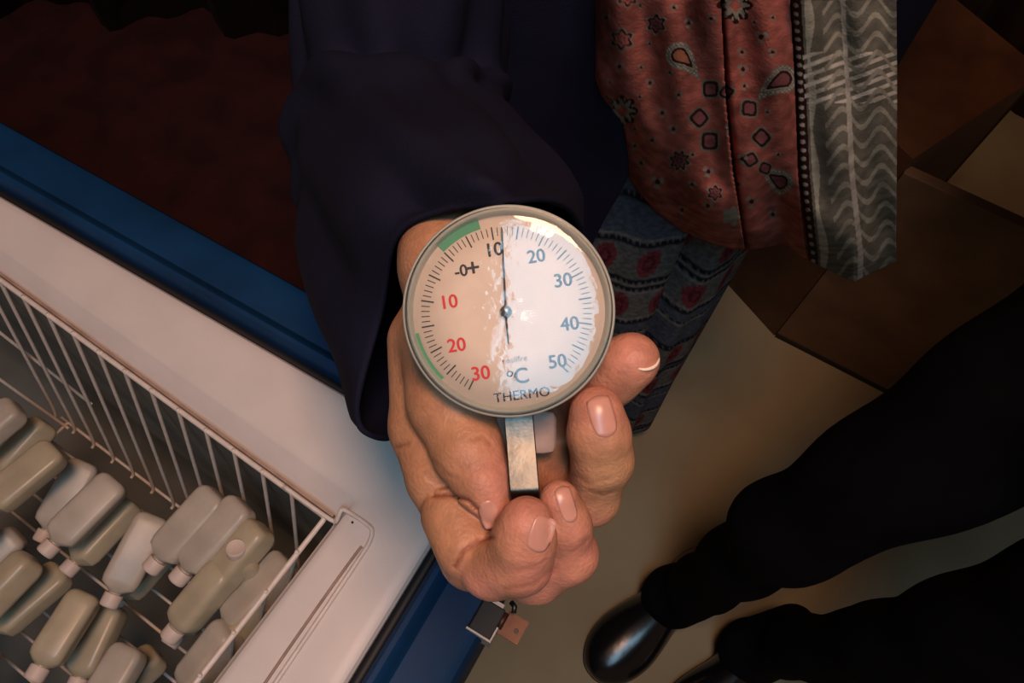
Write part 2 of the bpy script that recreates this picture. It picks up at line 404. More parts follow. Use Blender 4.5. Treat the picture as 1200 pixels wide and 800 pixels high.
# ================================================================== SIGNED DISTANCE HELPERS
def smin(a, b, k):
    h = np.clip(.5 + .5 * (b - a) / k, 0, 1); return b * (1 - h) + a * h - k * h * (1 - h)
def cone(P, a, b, ra, rb):
    a = np.asarray(a, np.float32); b = np.asarray(b, np.float32); ba = b - a; l2 = float(ba @ ba) + 1e-12
    pa = P - a; h = np.clip((pa @ ba) / l2, 0, 1)
    return np.linalg.norm(pa - h[..., None] * ba, axis=-1) - (ra + (rb - ra) * h)
def ell(P, c, r, Rm=None):
    q = P - np.asarray(c, np.float32)
    if Rm is not None: q = q @ Rm
    r = np.asarray(r, np.float32); k0 = np.linalg.norm(q / r, axis=-1); k1 = np.linalg.norm(q / (r * r), axis=-1) + 1e-9
    return k0 * (k0 - 1) / k1
def nets(fn, lo, hi, h):
    lo = np.array(lo, float); n = np.ceil((np.array(hi) - lo) / h).astype(int) + 1
    ax = [(lo[i] + h * np.arange(n[i])).astype(np.float32) for i in range(3)]
    D = np.empty(n, np.float32); sl = max(1, int(400000 / (n[1] * n[2])))
    for i in range(0, n[0], sl):
        G = np.stack(np.meshgrid(ax[0][i:i + sl], ax[1], ax[2], indexing='ij'), -1); D[i:i + sl] = fn(G)
    sg = D < 0
    c = np.zeros(n - 1, np.int8)
    for dx in (0, 1):
        for dy in (0, 1):
            for dz_ in (0, 1): c += sg[dx:n[0] - 1 + dx, dy:n[1] - 1 + dy, dz_:n[2] - 1 + dz_]
    mk = (c > 0) & (c < 8); idx = np.argwhere(mk); vid = -np.ones(n - 1, int); vid[mk] = np.arange(len(idx))
    acc = np.zeros((len(idx), 3)); cnt = np.zeros(len(idx))
    cor = [(x, y, z) for x in (0, 1) for y in (0, 1) for z in (0, 1)]
    for p in cor:
        for ax_ in range(3):
            if p[ax_]: continue
            q = list(p); q[ax_] = 1; q = tuple(q)
            dp = D[idx[:, 0] + p[0], idx[:, 1] + p[1], idx[:, 2] + p[2]]; dq = D[idx[:, 0] + q[0], idx[:, 1] + q[1], idx[:, 2] + q[2]]
            x = (dp < 0) != (dq < 0); tt = np.where(x, dp / np.where(dp - dq == 0, 1, dp - dq), 0)
            pos = np.array(p)[None] + np.zeros((len(idx), 3)); pos[:, ax_] += tt
            acc += np.where(x[:, None], pos, 0); cnt += x
    V = lo + h * (idx + acc / cnt[:, None]); Fs = []
    for a in range(3):
        b_, c_ = (a + 1) % 3, (a + 2) % 3
        s0 = [slice(None)] * 3; s1 = [slice(None)] * 3; s0[a] = slice(0, n[a] - 1); s1[a] = slice(1, n[a])
        for s in (s0, s1): s[b_] = slice(1, n[b_] - 1); s[c_] = slice(1, n[c_] - 1)
        A = sg[tuple(s0)]; B = sg[tuple(s1)]
        E = np.argwhere(A != B); fl = A[tuple(E.T)]
        E[:, b_] += 1; E[:, c_] += 1
        def at(db, dc):
            e = E.copy(); e[:, b_] += db; e[:, c_] += dc; return vid[e[:, 0], e[:, 1], e[:, 2]]
        q = np.stack([at(-1, -1), at(0, -1), at(0, 0), at(-1, 0)], 1); q[~fl] = q[~fl][:, ::-1]; Fs.append(q)
    return V, np.concatenate(Fs)

# ================================================================== HAND (camera-local metres for shaping)
def Lp(px, py, dz): d = D0 - dz / 1000.; return np.array([(px - 600) / F * d, -(py - 400) / F * d, -d])
def rp(r, dz): return r / F * (D0 - dz / 1000.)
def C(P, *k):
    """chain of round cones k = (px,py,dz,r) ..."""
    d = None
    for a, b in zip(k[:-1], k[1:]):
        e = cone(P, Lp(*a[:3]), Lp(*b[:3]), rp(a[3], a[2]), rp(b[3], b[2])); d = e if d is None else smin(d, e, .004)
    return d
CREASES = [  # polyline in px, depth mm, width px
    ([(508, 581), (528, 579), (548, 586), (560, 597)], 1.3, 2.6), ([(533, 664), (543, 646), (560, 634), (577, 630)], 1.3, 2.6),
    ([(464, 524), (478, 520)], .7, 2.2), ([(497, 553), (512, 566), (523, 572)], .35, 3), ([(508, 540), (524, 556), (536, 560)], .3, 3),
    ([(672, 556), (690, 566), (716, 560)], .3, 3.5), ([(690, 575), (708, 580), (722, 574)], .35, 3), ([(668, 648), (680, 640), (690, 630)], .3, 3),
    ([(590, 690), (625, 684), (652, 664)], .3, 4), ([(553, 515), (566, 512), (574, 520)], .5, 3), ([(606, 668), (626, 664), (640, 655)], .25, 4)]
def sdf_hand(P):
    W1 = (545, 318, -62, 66); 
    palm = smin(C(P, (545, 308, -66, 62), (548, 400, -58, 66), (530, 500, -46, 54)), C(P, (560, 330, -66, 60), (590, 470, -62, 56), (600, 560, -56, 40)), .010)
    palm = smin(palm, C(P, (580, 330, -68, 55), (640, 430, -66, 52), (650, 530, -58, 40)), .010)
    palm = smin(palm, C(P, (600, 330, -70, 50), (660, 420, -62, 40), (668, 470, -54, 34)), .010)
    arm = C(P, (524, 306, -50, 56), (524, 266, -82, 45), (508, 190, -145, 38), (455, 95, -260, 46))
    palm = smin(palm, arm, .014)
    # left border of the hand = index metacarpal side
    edge = C(P, (498, 400, -46, 44), (498, 500, -40, 40), (512, 556, -30, 38))
    palm = smin(palm, edge, .008)
    # thumb
    th1 = C(P, (520, 400, -38, 52), (528, 470, -26, 48), (548, 528, -18, 40))
    th2 = C(P, (548, 528, -18, 40), (566, 566, -13, 33), (579, 594, -11, 21))
    thumb = smin(th1, th2, .004)
    # index
    i1 = C(P, (531, 603, -22, 38), (549, 640, -17, 40)); i2 = C(P, (578, 662, -13, 41), (607, 656, -6, 41)); ib = C(P, (515, 570, -32, 32), (556, 650, -22, 38), (600, 658, -12, 36)); i3 = C(P, (607, 655, -6, 41), (614, 632, 0, 36), (617, 612, 3, 31))
    # middle
    m1 = C(P, (580, 590, -44, 38), (625, 672, -30, 35)); m2 = C(P, (625, 672, -30, 35), (667, 650, -20, 33)); m3 = C(P, (667, 650, -20, 32), (663, 615, -12, 28), (655, 585, -8, 23))
    # ring
    r1 = C(P, (640, 540, -54, 38), (693, 583, -28, 31)); r2 = C(P, (693, 583, -28, 31), (706, 540, -16, 35)); r3 = C(P, (706, 540, -16, 35), (702, 510, -11, 35), (699, 484, -9, 32))
    # little
    l1 = C(P, (655, 490, -54, 34), (690, 470, -34, 28)); l2 = C(P, (690, 470, -34, 30), (718, 443, -24, 31)); l3 = C(P, (718, 443, -24, 31), (731, 428, -20, 32), (742, 421, -18, 31))
    A = smin(palm, ib, .004); A = smin(A, m1, .005); A = smin(A, r1, .005); A = smin(A, l1, .006)
    A = smin(A, th1, .0035)
    Fi = [smin(thumb, th1, .001), smin(smin(ib, smin(i1, i2, .0008), .002), i3, .0025), smin(smin(m1, m2, .003), m3, .003), smin(smin(r1, r2, .004), r3, .003), smin(smin(l1, l2, .004), l3, .003)]
    D = A
    for f in Fi: D = smin(D, f, .0008)
    z = -P[..., 2]; px = 600 + F * P[..., 0] / z; py = 400 - F * P[..., 1] / z
    for pl, dep, wd_ in CREASES:
        dist = None
        for (ax_, ay_), (bx, by) in zip(pl[:-1], pl[1:]):
            vx, vy = bx - ax_, by - ay_; h = np.clip(((px - ax_) * vx + (py - ay_) * vy) / (vx * vx + vy * vy), 0, 1)
            e = np.hypot(px - ax_ - h * vx, py - ay_ - h * vy); dist = e if dist is None else np.minimum(dist, e)
        D = D + dep * .001 * np.exp(-(dist / wd_) ** 2) * (z < D0 + .05)
    return D
V, Fc = nets(sdf_hand, (-.056, -.088, -.40), (.050, .080, -.232), .00072)
z = -V[:, 2]; px = 600 + F * V[:, 0] / z; py = 400 - F * V[:, 1] / z
base = np.array([.49, .25, .14]); redc = np.array([.60, .26, .19])
red = np.zeros(len(V))
for cx, cy, rr_ in ((617, 600, 45), (655, 585, 40), (700, 475, 40), (742, 415, 40), (578, 595, 22), (590, 560, 40), (640, 680, 60), (560, 700, 40), (690, 640, 50)):
    red = np.maximum(red, np.exp(-((px - cx) ** 2 + (py - cy) ** 2) / rr_ ** 2))
pale = np.exp(-((px - 712) ** 2 + (py - 560) ** 2) / 40 ** 2)[:, None]
cols = base * (1 - red[:, None]) + redc * red[:, None]; cols = cols * (1 - pale) + np.array([.50, .29, .16]) * pale
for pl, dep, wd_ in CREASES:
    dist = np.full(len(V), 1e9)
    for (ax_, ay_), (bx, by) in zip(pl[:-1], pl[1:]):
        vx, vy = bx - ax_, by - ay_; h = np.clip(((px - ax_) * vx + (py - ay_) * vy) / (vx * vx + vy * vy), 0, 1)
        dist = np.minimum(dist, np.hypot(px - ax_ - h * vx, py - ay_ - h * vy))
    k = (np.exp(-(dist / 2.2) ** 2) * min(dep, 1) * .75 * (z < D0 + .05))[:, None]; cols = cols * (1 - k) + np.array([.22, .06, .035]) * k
HIP = np.array([.14, .56, 0])
woman = empty('person', HIP, 'person in navy sleeve and red paisley scarf holding the round thermometer', 'person')
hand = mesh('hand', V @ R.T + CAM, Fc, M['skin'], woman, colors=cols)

# nails: patches that lie on the finger surface
def project(px, py, z0=.215):
    d = np.array([(px - 600) / F, -(py - 400) / F, -1.0]); t_ = z0
    for _ in range(60):
        s = float(sdf_hand((d * t_).astype(np.float32)[None])[0])
        if s < 2e-5: break
        t_ += s * .8
        if t_ > .36: return None
    return d * t_
def nrm_at(p):
    e = 4e-4; g = []
    for i in range(3):
        q = p.copy(); q[i] += e; q2 = p.copy(); q2[i] -= e
        g.append(float(sdf_hand(q.astype(np.float32)[None])[0]) - float(sdf_hand(q2.astype(np.float32)[None])[0]))
    g = np.array(g); return g / np.linalg.norm(g)
def nail(cx, cy, ang, hw, hl, mat='nail', lift=.00035):
    a = math.radians(ang); dx = np.array([math.cos(a), -math.sin(a)])     # towards the tip, image axes (y down)
    sx = np.array([-dx[1], dx[0]])
    n = 9; G = []
    for i in range(n + 1):
        tt = -1 + 2 * i / n
        for j in range(n + 1):
            s = -1 + 2 * j / n
            # rounded-rectangle outline (superellipse mapping)
            wv = s * (1 - .30 * max(0, -tt) ** 3 - .12 * max(0, tt) ** 4); lv = tt * (1 - .16 * s * s)
            q = np.array([cx, cy]) + dx * lv * hl + sx * wv * hw
            p = project(*q)
            pc = project(cx, cy)
            if p is None or abs(p[2] - pc[2]) > .0030: p = Lp(q[0], q[1], 0) / D0 * (-pc[2] + .0022)
            G.append((p, 0))
    P_ = np.array([g[0] for g in G]); nr = np.array([nrm_at(p) for p in P_])
    tt = np.repeat(np.linspace(-1, 1, n + 1), n + 1)
    lift = .00004
    P_ = P_ + nr * (lift + .0005 * np.clip(tt - .6, 0, 1))[:, None]
    Fs = [[i * (n + 1) + j, i * (n + 1) + j + 1, (i + 1) * (n + 1) + j + 1, (i + 1) * (n + 1) + j] for i in range(n) for j in range(n)]
    o = mesh('fingernail', P_ @ R.T + CAM, Fs, M[mat], hand); solid(o, .00022, -1); fixnormals(o)
    return o
nail(706, 488, 106, 15, 25)
nail(634, 626, 70, 14, 22)
nail(664, 591, 108, 10, 22)
nail(574, 603, -65, 12, 17)
# long edge of the little finger's nail, seen from the side
pts = [Lp(748, 432, -9.5), Lp(756, 433.5, -9.2), Lp(764, 432, -10), Lp(770, 428, -11.5), Lp(773, 421, -14), Lp(772, 417, -17)]
pts2 = [p + np.array([-.001, .0012, -.004]) for p in pts]
A_ = catmull(pts, 4); B_ = catmull(pts2, 4)
o = mesh('fingernail', *rings_mesh([A_ @ R.T + CAM, B_ @ R.T + CAM], closed=False), M['nail_edge'], hand); solid(o, .0007)

# ================================================================== THERMOMETER
n3 = nrm; upv = R[:, 1] - (R[:, 1] @ n3) * n3; upv /= np.linalg.norm(upv); rt = np.cross(upv, n3)
TH = empty('dial_thermometer', lens_c, 'round white dial thermometer with a steel strip stem held in the hand', 'thermometer')
RO = 125 / F * D0
def Dp(x, y, h): return lens_c + rt * x + upv * y + n3 * h
ang = np.linspace(0, 2 * math.pi, 128, endpoint=False)
def lathe(prof, cap0=False, cap1=False, n=128):
    a = np.linspace(0, 2 * math.pi, n, endpoint=False)
    return rings_mesh([np.array([Dp(r * math.cos(q), r * math.sin(q), h) for q in a]) for r, h in prof], cap0=cap0, cap1=cap1)
FRr = .0297; fh = -.0040
mesh('case', *lathe([(.0005, -.0150), (.024, -.0150), (.029, -.0140), (.0316, -.011), (.0324, -.006), (.0326, -.002), (.0326, -.0012), (RO, -.0006), (RO - .0004, -.0001), (RO - .0012, .0001), (RO - .0019, -.0006), (RO - .0023, -.0022), (FRr + .0004, -.0030), (FRr, fh)]), M['case'], TH)
face = mesh('dial_face', *lathe([(.0002, fh), (.015, fh), (FRr, fh), (FRr, fh - .001)], cap0=True), M['face'], TH)
Rl = RO - .0005
lens = mesh('lens', *lathe([(Rl, -.0022), (Rl, -.0008), (Rl - .0003, .0002), (Rl - .0010, .0009), (Rl - .0022, .00135), (Rl - .0042, .00155), (.020, .00162), (.010, .00164), (.0003, .00165)], cap1=True), M['lens'], TH)
s0 = D0 / F * (1 + .0155)   # one photo pixel on the dial face, in metres
cxp, cyp = 593, 366
def dpos(px, py): return ((px - 596) * s0, -(py - 365) * s0)
def flat_poly(pts, h, th=.00008):
    n = len(pts); top = np.array([Dp(x, y, h + th) for x, y in pts]); bot = np.array([Dp(x, y, h) for x, y in pts])
    return rings_mesh([bot, top], cap1=True)
OX, OY = dpos(cxp, cyp)
tk = []
def radial(aq, r0, r1, wd_):
    a = math.radians(aq); d = np.array([math.sin(a), math.cos(a)]); s = np.array([d[1], -d[0]]); c = np.array([OX, OY])
    p = [c + d * r0 * s0 + s * wd_ / 2 * s0, c + d * r1 * s0 + s * wd_ / 2 * s0, c + d * r1 * s0 - s * wd_ / 2 * s0, c + d * r0 * s0 - s * wd_ / 2 * s0]
    return flat_poly(p, fh + .00006)
for T in range(-30, 51):
    aq = -46 + T * 3.6
    mj = T % 5 == 0
    tk.append(radial(aq, 86 if mj else 90, 101 if mj else 100, 1.7 if mj else 1.0))
o = mesh('scale_marks', *joined(tk), M['ink'], face, smooth=False); tag(o, kind='stuff')
def sector(a0, a1, r0, r1):
    aa = np.radians(np.linspace(a0, a1, 24)); c = np.array([OX, OY])
    A1 = np.array([Dp(*(c + np.array([math.sin(a), math.cos(a)]) * r1 * s0), fh + .00012) for a in aa]); A0 = np.array([Dp(*(c + np.array([math.sin(a), math.cos(a)]) * r0 * s0), fh + .00012) for a in aa])
    return rings_mesh([A0, A1], closed=False)
mesh('green_zone', *sector(-46, -17, 102, 113), M['green'], face, smooth=False)
mesh('green_zone', *sector(-136, -103, 106, 113), M['green'], face, smooth=False)
def text(s, px, py, size, mat, rot=8., bold=.0, ws=1.):
    bold = 0
    c = bpy.data.curves.new('lettering', 'FONT'); c.body = s; c.size = 1; c.align_x = 'CENTER'; c.align_y = 'CENTER'; c.offset = bold; c.space_character = ws; c.resolution_u = 4
    ob = bpy.data.objects.new('tmp', c); COL.objects.link(ob); bpy.context.view_layer.update()
    me = bpy.data.meshes.new_from_object(ob.evaluated_get(bpy.context.evaluated_depsgraph_get()))
    v = np.array([q.co[:] for q in me.vertices]); f = [list(p.vertices) for p in me.polygons]
    bpy.data.objects.remove(ob); bpy.data.meshes.remove(me)
    v[:, :2] -= (v[:, :2].max(0) + v[:, :2].min(0)) / 2
    k = size * s0 / (v[:, 1].max() - v[:, 1].min()); a = math.radians(rot); x0, y0 = dpos(px, py)
    v0_, f0_, n0_ = v, f, len(v); v = []; f = []
    shifts = [(-.5, 0), (.5, 0), (0, .35), (0, -.35)] if size > 12 else [(-.3, 0), (.3, 0)] if size > 7 else [(0, 0)]
    for q_, (sx_, sy_) in enumerate(shifts): v.append(v0_ + np.array([sx_ * s0 / k, sy_ * s0 / k, q_ * .000004 / k])); f += [[i_ + q_ * n0_ for i_ in p_] for p_ in f0_]
    v = np.concatenate(v)
    P_ = np.array([Dp(x0 + k * (x * math.cos(a) - y * math.sin(a)), y0 + k * (x * math.sin(a) + y * math.cos(a)), fh + .00016 + z_ * k) for x, y, z_ in v])
    mesh('lettering', P_, f, M[mat], face, smooth=False)
text('10', 580, 292, 15.5, 'ink', 9, .02); text('20', 628, 300, 15, 'ink', 9, .02); text('30', 659.5, 328, 15.5, 'ink', 8, .02)
text('40', 667, 379, 15.5, 'ink', 8, .02); text('50', 653, 423, 15.5, 'ink', 8, .02)
text('-0', 540, 317, 13.5, 'ink', 9, .015); text('+', 554, 313.5, 13.5, 'ink', 9, .0)
text('10', 527, 353, 15.5, 'red', 8, .02); text('20', 534.5, 404, 15.5, 'red', 8, .02); text('30', 563, 437, 16, 'red', 8, .02)
text('\u00b0', 597, 438, 7.5, 'ink', 8, .01); text('C', 610.5, 440, 18, 'ink', 8, .02); text('THERMO', 611, 462.5, 11.2, 'ink', 7.5, .0, 1.05); text('rosilfre', 603, 421, 6.8, 'ink', 8, .0, 1.05)
# needle and hub
c0 = np.array(dpos(592.5, 365)); tp = np.array(dpos(588, 267)); tl = np.array(dpos(595.5, 403)); d = tp - tl; d /= np.linalg.norm(d); s = np.array([d[1], -d[0]])
nd = [tl + s * .8 * s0, c0 + s * 1.3 * s0, tp + s * .9 * s0, tp - s * .9 * s0, c0 - s * 1.3 * s0, tl - s * .8 * s0]
mesh('needle', *flat_poly(nd[::-1], fh + .0012, .0003), M['ink'], TH, smooth=False)
hr = 7.2 * s0
mesh('hub', *rings_mesh([np.array([Dp(c0[0] + r * hr * math.cos(q), c0[1] + r * hr * math.sin(q), fh + h) for q in ang[::4]]) for r, h in ((1, .0002), (1, .0012), (.92, .0018), (.7, .0023), (.4, .00255), (.02, .0026))], cap1=True), M['hub'], TH)
# steel strip stem: from behind the case, down and slightly bent
sp = [(607, 476, -7), (608, 492, -7.5), (610, 515, -7), (612, 540, -5.5), (614, 565, -4), (615, 575, -3.6), (615.5, 581, -5.5), (616, 586, -9)]
cl = catmull([Lp(*q) for q in sp], 6); rr = []
for i, p in enumerate(cl):
    w_ = 17.8 / F * D0 * (1 + .0 * i)
    sx = np.array([.998, .04, 0.]); tn = cl[min(i + 1, len(cl) - 1)] - cl[max(i - 1, 0)]; nn = np.cross(sx, tn); nn /= np.linalg.norm(nn); nn *= np.sign(nn[2]) if abs(nn[2]) > 1e-6 else 1
    prof = [(-1, -.5), (-1, .3), (-.93, .5), (-.6, .55), (0, .6), (.6, .55), (.93, .5), (1, .3), (1, -.5)]
    rr.append(np.array([p + sx * w_ * a_ + nn * b_ * .0011 for a_, b_ in prof]))
o = mesh('stem', *(lambda r: (r[0] @ R.T + CAM, r[1]))(rings_mesh(rr, cap0=True, cap1=True)), M['steel'], TH); fixnormals(o); smooth_by_angle(o, .5)
# folded pale foot bracket behind the stem
o = mesh('rear_bracket', *(lambda r: (r[0] @ R.T + CAM, r[1]))(box((-1, -1, -1), (1, 1, 1), np.diag([.0112, .0072, .0008]), (Lp(613, 506, -27)), .38)), M['pinkish'], TH)

# ================================================================== WOMAN'S CLOTHES
def lerp_contour(pts, y):
    pts = np.array(pts, float); return np.interp(y, pts[:, 1], pts[:, 0])
# --- sleeve lofted through loops of (px, py, distance)
hem = [(600, 240, .272), (535, 247, .278), (468, 279, .296), (449, 370, .335), (421, 478, .345), (437, 508, .352), (480, 505, .375), (560, 450, .39), (640, 370, .385), (680, 300, .36), (670, 255, .32), (640, 238, .29)]
l1 = [(565, 180, .300), (505, 180, .298), (440, 200, .325), (392, 262, .372), (372, 340, .39), (400, 400, .42), (470, 400, .45), (550, 360, .46), (610, 290, .46), (640, 230, .43), (630, 180, .38), (600, 165, .35)]
l2 = [(500, 85, .43), (440, 78, .42), (390, 90, .43), (353, 135, .455), (352, 195, .48), (365, 250, .51), (430, 270, .54), (510, 240, .56), (570, 180, .56), (590, 130, .53), (575, 100, .48), (540, 88, .45)]
l2b = [(505, 40, .47), (445, 20, .455), (392, 20, .46), (356, 55, .48), (348, 120, .505), (360, 175, .54), (430, 200, .57), (510, 170, .585), (570, 120, .585), (592, 80, .56), (580, 55, .52), (545, 42, .49)]
loops = [np.array([W(*q) for q in L_]) for L_ in (hem, l1, l2, l2b)]
def circ(c, r, tilt):
    out = []; ctr = np.array(c)
    ref = loops[-1] - loops[-1].mean(0)
    for k in range(12):
        v_ = ref[k].copy(); v_[2] *= tilt; v_ /= np.linalg.norm(v_); out.append(ctr + v_ * r)
    return np.array(out)
loops += [circ((-.078, .455, 1.19), .060, .5), circ((-.045, .50, 1.29), .070, .35), circ((-.02, .53, 1.345), .08, .6), circ((.06, .55, 1.35), .05, 1)]
L2 = [catmull(l_, 10, True) for l_ in loops]
grid = np.array([catmull(np.array([l_[k] for l_ in L2]), 14) for k in range(len(L2[0]))])   # [angle, along]
na, nl = grid.shape[:2]
cen = grid.mean(0)
ii = np.arange(nl)[None] / 14.; aa = np.arange(na)[:, None] / na * 2 * math.pi
rad = grid - cen[None]; rl = np.linalg.norm(rad, axis=2, keepdims=True)
disp = .0045 * np.sin(aa * 5 + ii * 1.5) * np.clip(1.2 - ii / 2, 0, 1) + .006 * np.sin(ii * 6.2 + 1.5 * np.sin(aa * 2 + .8)) * np.exp(-((ii - 2.4) / .8) ** 2) + .003 * np.sin(aa * 8 - ii * 3)
disp = disp * np.clip(ii / .35, 0, 1)
grid = grid + rad / rl * disp[..., None]
Vs, Fs = rings_mesh([grid[:, k] for k in range(nl)])
o = mesh('sleeve', Vs, Fs, M['navy'], woman); solid(o, .0022, 1); fixnormals(o)

# --- navy coat torso
def ellring(cx, cy, a, b, z, n=96, f=0., ph_=0., k=9):
    q = np.linspace(0, 2 * math.pi, n, endpoint=False); m_ = 1 + f * np.sin(k * q + ph_)
    return np.c_[cx + a * m_ * np.cos(q), cy + b * m_ * np.sin(q), np.full(n, z)]
def loft(keys, n=96, sub=8, f=0., k=9):
    keys = np.array(keys, float); kk = catmull(keys, sub)
    return rings_mesh([ellring(*q[:4], q[4], n, f * (q[5] if len(q) > 5 else 1), q[4] * 3, k) for q in kk])
coat = [(.14, .565, .170, .125, .90), (.14, .56, .165, .118, .98), (.14, .555, .160, .112, 1.10), (.14, .56, .170, .118, 1.22), (.14, .565, .178, .105, 1.30), (.14, .57, .140, .085, 1.345), (.14, .575, .065, .062, 1.38)]
kk = catmull(np.array(coat), 8); rr = []
for q in kk:
    r = ellring(*q[:5], 96, .012, q[4] * 3, 7)
    # hem of the open coat rises towards the front centre and to the right
    if q[4] < .84: pass
    rr.append(r)
rr[0][:, 2] += .0
o = mesh('coat', *rings_mesh(rr), M['navy'], woman); solid(o, .003, 1)
# coat front flap: ends along the slanting line seen below the sleeve
flap = []
for tt in np.linspace(0, 1, 26):
    row = []
    for sx_ in np.linspace(0, 1, 22):
        py_ = -120 + tt * (335 + 120)
        xr = lerp_contour([(705, -120), (712, 0), (722, 100), (736, 190), (736, 212), (712, 250), (692, 290), (680, 335)], py_)
        pxx = 500 + (xr - 500) * sx_
        row.append(Y(pxx, py_, .418 + .006 * math.sin(sx_ * 9 + tt * 2) + .02 * (1 - sx_)))
    flap.append(np.array(row))
o = mesh('coat_front', *rings_mesh(flap, closed=False), M['navy'], woman); solid(o, .003, 0)

# --- patterned skirt / long tunic
sk = []
NZ, NA = 170, 520
zs = np.linspace(.98, .06, NZ); th = np.linspace(0, 2 * math.pi, NA, endpoint=False)
def skirt_pt(th_, z_):
    cx, cy = .125, .575; fl = (.93 - z_) / .87
    a_ = .150 + .012 * fl; b_ = .125 + .012 * fl
    fold = .005 * fl ** .5 * np.sin(th_ * 9 + .6) + .0025 * np.sin(th_ * 17 + z_ * 4)
    dth = th_ - (4.712 + .42); fold = fold - .035 * np.exp(-(dth / .10) ** 2) + .008 * np.exp(-((dth - .18) / .10) ** 2)
    return cx + (a_ + fold) * np.cos(th_), cy + (b_ + fold) * np.sin(th_)
verts = []; cols = []
rows = [(Y(762, y_, .44)[2]) for y_ in (240, 292, 337, 346, 383, 240 - 50)]
pl_b = np.array([.085, .105, .145]); gr = np.array([.14, .15, .15]); dk = np.array([.014, .016, .028]); rd = np.array([.20, .04, .055]); lt = np.array([.22, .23, .23])
per = rows[0] - rows[4] + .03
for z_ in zs:
    x_, y_ = skirt_pt(th, z_); zz = np.full(NA, z_) + .004 * np.sin(th * 9 + .6)
    verts.append(np.c_[x_, y_, zz])
    arc = (th - 4.712) * .16
    dzr = (rows[0] - z_) % per; b0, b1, b2, b3, b4 = [rows[0] - r_ for r_ in rows[:5]]
    c = np.tile(pl_b, (NA, 1))
    if b1 < dzr < b2 or b3 < dzr < b4:
        c[:] = gr; zc = (b1 + b2) / 2 if dzr < b2 else (b3 + b4) / 2; hh = ((b2 - b1) if dzr < b2 else (b4 - b3)) / 2
        ux = ((arc + (.012 if dzr < b2 else .030)) % .050) - .025
        q = np.hypot(ux / .0125, (dzr - zc) / (hh * .72)); c[q < 1] = rd; c[(q < .55) & (q > .3)] = rd * .45
    for bb in (b0, b1, b2, b3, b4):
        if abs(dzr - bb) < .0045 * 1.3: c[:] = dk; c[(np.abs((arc % .007) - .0035) < .0012) & (abs(dzr - bb) < .0024)] = gr
        if .0058 < abs(dzr - bb) < .008: c[:] = lt
    cols.append(c)
o = mesh('skirt', *rings_mesh(verts), M['skirt'], woman, colors=np.concatenate(cols)); solid(o, .002, 1)
# feet under the skirt
def shoe(name, heel, toe, parent, hgt=.055, wdt=.043, mat='leather'):
    heel = np.array([*heel, 0.]); toe = np.array([*toe, 0.]); ax_ = toe - heel; Lh = np.linalg.norm(ax_); ax_ /= Lh; sd = np.array([-ax_[1], ax_[0], 0])
    keys = [(0.0, .45, .75, .9), (.04, .68, 1.0, 1.), (.15, .80, 1.25, 1.), (.30, .74, 1.35, 1.), (.45, .76, 1.12, 1.), (.60, .92, .86, 1.), (.72, 1.0, .70, 1.), (.84, .93, .60, 1.), (.93, .70, .50, 1.), (.985, .38, .36, 1.), (1.0, .12, .22, 1.)]
    rr = []
    for t_, w_, h_, _ in catmull(np.array(keys), 3):
        q = []
        for a_ in np.linspace(0, 2 * math.pi, 32, endpoint=False):
            cx_ = math.copysign(abs(math.cos(a_)) ** .75, math.cos(a_)) * wdt * w_; sn = math.sin(a_)
            zz = .022 + (max(sn, 0) ** .85) * (hgt * h_ - .005) - (.010 * max(-sn, 0) ** .5)
            q.append(heel + ax_ * t_ * Lh + sd * cx_ * (1 - .25 * max(sn, 0)) + np.array([0, 0, zz]))
        rr.append(np.array(q))
    up_ = mesh(name, *rings_mesh(rr, cap0=True, cap1=True), M[mat], parent)
    rr = []
    for t_, w_, h_, _ in catmull(np.array(keys), 3):
        for_ = wdt * w_ * .98
        rr.append(np.array([heel + ax_ * (t_ * Lh) + sd * x_ + np.array([0, 0, z_]) for x_, z_ in ((-for_, 0), (-for_, .012), (-for_ * .9, .015), (for_ * .9, .015), (for_, .012), (for_, 0))]))
    mesh('sole', *rings_mesh(rr, cap0=True, cap1=True), M['dark'], up_ , smooth=False)
    return up_
shoe('shoe', (.07, .62), (.06, .39), woman, .05, .038); shoe('shoe', (.19, .62), (.20, .39), woman, .05, .038)

# --- scarf
NS, NT = 400, 470
left = [(672, -420), (690, -120), (697, 0), (703, 80), (716, 150), (736, 200), (768, 246), (800, 272), (852, 290)]
def scarf_x(s, t_):
    py_ = -420 + t_ * (715)          # up to 295 nominal
    return py_
V_ = np.zeros((NT, NS, 3)); PX = np.zeros((NT, NS)); PY = np.zeros((NT, NS))
bott = [(697, 130), (716, 158), (735, 203), (752, 228), (770, 247), (800, 270), (830, 282), (855, 290), (870, 292), (880, 292), (915, 286), (950, 305), (1000, 330), (1060, 300)]
bx = np.array(bott, float)
for j in range(NS):
    s = j / (NS - 1); pxb = 699 + s * (1050 - 699)
    yb = np.interp(pxb, bx[:, 0], bx[:, 1])
    for_t = np.concatenate([np.linspace(0, .64, 120, endpoint=False), np.linspace(.64, 1, NT - 120)])
    py_ = -620 + for_t * (yb + 620)
    xl = 0
    PY[:, j] = py_
    # columns lean in towards the neck at the top
    lean = 0
    if_ = np.interp(py_, [0, 60, 130, 300], [-3, 0, 0, 0]) * (1 - s)
    PX[:, j] = pxb + lean + if_
foldx = np.interp(PY, [-420, 0, 120, 200, 290], [838, 843, 850, 858, 872])
fold2 = np.interp(PY, [-420, 0, 80, 200, 300], [922, 925, 929, 934, 945])
dist_b = np.zeros_like(PX)
yb = np.interp(PX, bx[:, 0], bx[:, 1]); dist_b = yb - PY
xg = (PX - 850) / 150.
yw = .372 + .018 * xg ** 2 + .004 * np.sin(PX / 17. + PY / 60.) + .003 * np.sin(PX / 9. - PY / 45.)
